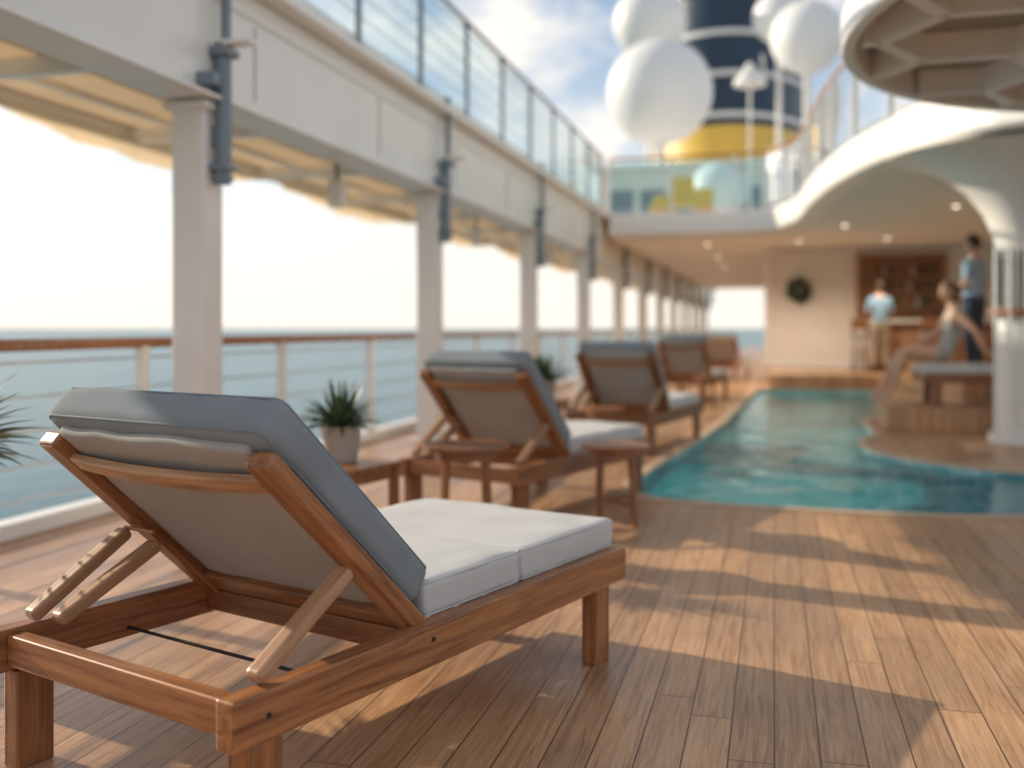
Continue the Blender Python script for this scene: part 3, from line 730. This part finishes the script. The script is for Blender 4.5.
def hand(parent,wr,dirv,palm_n,side,curl=0.35,name='hand'):
    wr=Vector(wr); d=Vector(dirv).normalized(); n=Vector(palm_n); n=(n-d*n.dot(d)).normalized(); l=d.cross(n).normalized()*side
    V=[wr,wr+d*0.045,wr+d*0.085]; Rd=[0.025,(0.034),(0.030)]
    skinmesh(name+'_palm',V,Rd,[(0,1),(1,2)],0,parent,[M_skin],None,1)
    for k,(off,ln) in enumerate(((0.028,0.068),(0.010,0.078),(-0.009,0.072),(-0.027,0.056))):
        p=wr+d*0.075+l*off; dd=d.copy(); vs=[p]
        for s_ in range(3):
            dd=(dd+n*curl).normalized(); p=p+dd*ln/2.6; vs.append(p)
        skinmesh(name+'_finger_%d'%k,vs,[0.010,0.0095,0.0085,0.007],[(0,1),(1,2),(2,3)],0,parent,[M_skin],None,1)
    p=wr+d*0.03+l*0.022; vs=[p,p+(d*0.5+l*0.8).normalized()*0.035,p+(d*0.5+l*0.8).normalized()*0.035+(d+l*0.2+n*0.3).normalized()*0.035]
    skinmesh(name+'_thumb',vs,[0.013,0.011,0.009],[(0,1),(1,2)],0,parent,[M_skin],None,1)
BN=['pelvis','waist','chest','neck','head','shL','elL','wrL','shR','elR','wrR','hipL','knL','anL','toL','hipR','knR','anR','toR']
BE=[('pelvis','waist'),('waist','chest'),('chest','neck'),('neck','head'),('chest','shL'),('shL','elL'),('elL','wrL'),('chest','shR'),('shR','elR'),('elR','wrR'),
    ('pelvis','hipL'),('hipL','knL'),('knL','anL'),('anL','toL'),('pelvis','hipR'),('hipR','knR'),('knR','anR'),('anR','toR')]
RAD=dict(pelvis=.145,waist=.125,chest=.15,neck=.06,head=.052,shL=.078,elL=.05,wrL=.033,shR=.078,elR=.05,wrR=.033,hipL=.105,knL=.068,anL=.046,toL=.04,hipR=.105,knR=.068,anR=.046,toR=.04)
def person(name,loc,rz,J,mats,bm_,hair,hy=0,hp=0,long=False,sc=1.0,hands=None,radsc={}):
    e=empty(name,loc,rz); e.scale=(sc,sc,sc)
    idx={n:i for i,n in enumerate(BN)}
    V=[Vector(J[n]) for n in BN]; Rd=[RAD[n]*radsc.get(n,1) for n in BN]
    ed=[(idx[a],idx[b]) for a,b in BE]
    skinmesh('body',V,Rd,ed,0,e,mats,bm_,2)
    head(e,Vector(J['head'])+Vector((0,0.015,0.095)),hy,hp,hair,long)
    for s,k in (('L',-1),('R',1)):
        w=Vector(J['wr'+s]); d=w-Vector(J['el'+s])
        hd=(hands or {}).get(s,(d,(0,1,0)))
        hand(e,w-Vector(hd[0]).normalized()*0.01,hd[0],hd[1],k,0.3,'hand_'+s)
    return e
stand=dict(pelvis=(0,0,.95),waist=(0,0,1.10),chest=(0,0.0,1.33),neck=(0,0,1.49),head=(0,0.015,1.57),
 shL=(-.175,0,1.41),elL=(-.25,-.02,1.13),wrL=(-.22,.18,1.0),shR=(.175,0,1.41),elR=(.25,-.02,1.13),wrR=(.24,.08,.88),
 hipL=(-.10,0,.88),knL=(-.12,.02,.49),anL=(-.13,-.02,.09),toL=(-.15,.14,.035),hipR=(.10,0,.88),knR=(.11,.03,.49),anR=(.12,-.02,.09),toR=(.15,.14,.035))
slv=lambda t:1 if t<0.75 else 0
clothed=[lambda t:2 if t<0.35 else 1,1,lambda t:1 if t<0.55 else 0,0,1,slv,0,1,slv,0,2,2,lambda t:2 if t<0.92 else 3,3,2,2,lambda t:2 if t<0.92 else 3,3]
m1=dict(stand); m1['elL']=(-.24,.02,1.14); m1['wrL']=(-.14,.24,1.14); m1['elR']=(.24,.02,1.14); m1['wrR']=(.14,.24,1.12)
person('man',(2.12,22.1,0.283),R(8),m1,[M_skin,M_shirt,M_pants,M_shoe],clothed,M_hair,R(15),0,False,1.06)
m2=dict(stand); m2['wrL']=(-.12,.2,1.12)
person('man',(2.62,14.7,0.572),R(55),m2,[M_skin,M_shirt2,M_pants2,M_shoe],clothed,M_hair,R(10),0,False,1.06)
sit=dict(pelvis=(0,-.02,.60),waist=(0,-.06,.76),chest=(0,-.08,.96),neck=(0,-.06,1.12),head=(0,-.035,1.19),
 shL=(-.15,-.08,1.04),elL=(-.24,-.26,.85),wrL=(-.20,-.36,.62),shR=(.15,-.06,1.04),elR=(.2,.06,.82),wrR=(.13,.27,.69),
 hipL=(-.085,.05,.585),knL=(-.09,.47,.61),anL=(-.08,.60,.14),toL=(-.08,.75,.04),hipR=(.085,.05,.585),knR=(.07,.50,.59),anR=(.07,.70,.13),toR=(.07,.84,.04))
swim=[1,1,lambda t:1 if t<0.15 else 0,0,lambda t:1 if t<0.4 else 0,0,0,lambda t:1 if t<0.4 else 0,0,0,1,lambda t:1 if t<0.12 else 0,0,0,1,lambda t:1 if t<0.12 else 0,0,0]
rs=dict(waist=.82,chest=.86,pelvis=1.0,neck=.85,head=.85,shL=.78,shR=.78,elL=.8,elR=.8,wrL=.82,wrR=.82,knL=.88,knR=.88,anL=.8,anR=.8,toL=.8,toR=.8)
person('seated_woman',(2.0,12.95,0.283),R(90),sit,[M_skin,M_swim],swim,M_hairb,R(8),R(-8),True,1.05,{'L':((-.0,-.5,-.25),(0,-.2,-1)),'R':((0,1,-.25),(0,-.2,-1))},rs)
lounger((3.55,13.0),-90,40,12,0.283)

# ---------------- light, sky, camera ----------------
EL=23; AZ=14
sd=Vector((-math.cos(R(EL))*math.cos(R(AZ)),math.cos(R(EL))*math.sin(R(AZ)),math.sin(R(EL))))
sl=bpy.data.lights.new('sun','SUN'); sl.energy=5.0; sl.angle=R(0.6); sl.color=(1.0,0.88,0.70)
so=bpy.data.objects.new('sun',sl); scene.collection.objects.link(so); so.rotation_euler=(-sd).to_track_quat('-Z','Y').to_euler(); so.location=(-20,5,15)
w=bpy.data.worlds.new('World'); scene.world=w; w.use_nodes=True; nt=w.node_tree; L=nt.links
bg=nt.nodes['Background']; sky=N(nt,'ShaderNodeTexSky'); sky.sky_type='NISHITA'; sky.sun_disc=False
sky.sun_elevation=R(EL); sky.sun_rotation=math.atan2(sd.x,sd.y); sky.air_density=1.0; sky.dust_density=0.6; sky.ozone_density=1.0
tc=N(nt,'ShaderNodeTexCoord'); mp=N(nt,'ShaderNodeMapping'); mp.inputs['Scale'].default_value=(1.6,1.6,3.2); mp.inputs['Location'].default_value=(0.75,0.4,0.35)
L.new(tc.outputs['Generated'],mp.inputs[0])
cn=N(nt,'ShaderNodeTexNoise'); cn.inputs['Scale'].default_value=3.4; cn.inputs['Detail'].default_value=6; cn.inputs['Roughness'].default_value=0.55
L.new(mp.outputs[0],cn.inputs['Vector'])
cr=ramp(nt,[(0.46,(0,0,0)),(0.62,(0.9,0.9,0.9))]); L.new(cn.outputs['Fac'],cr.inputs['Fac'])
sp=N(nt,'ShaderNodeSeparateXYZ'); L.new(tc.outputs['Generated'],sp.inputs[0])
hz=N(nt,'ShaderNodeMapRange'); hz.inputs['From Min'].default_value=0.0; hz.inputs['From Max'].default_value=0.29; hz.inputs['To Min'].default_value=0.9; hz.inputs['To Max'].default_value=0.1; hz.interpolation_type='SMOOTHSTEP'
L.new(sp.outputs['Z'],hz.inputs['Value'])
mxf=N(nt,'ShaderNodeMath',operation='MAXIMUM'); L.new(cr.outputs['Color'],mxf.inputs[0]); L.new(hz.outputs[0],mxf.inputs[1])
mx=N(nt,'ShaderNodeMix',data_type='RGBA'); L.new(mxf.outputs[0],mx.inputs['Factor']); L.new(sky.outputs[0],mx.inputs['A']); mx.inputs['B'].default_value=(7.8,7.25,6.6,1)
L.new(mx.outputs['Result'],bg.inputs['Color']); bg.inputs['Strength'].default_value=0.15

cam=bpy.data.cameras.new('camera'); co=bpy.data.objects.new('camera',cam); scene.collection.objects.link(co); scene.camera=co
co.location=(0,0,1.2); co.rotation_euler=(R(90),0,R(14.7))
cam.lens=35.16; cam.sensor_width=36; cam.shift_y=-56/1024; cam.clip_end=120000; cam.clip_start=0.05
cam.dof.use_dof=True; cam.dof.focus_distance=2.75; cam.dof.aperture_fstop=1.1
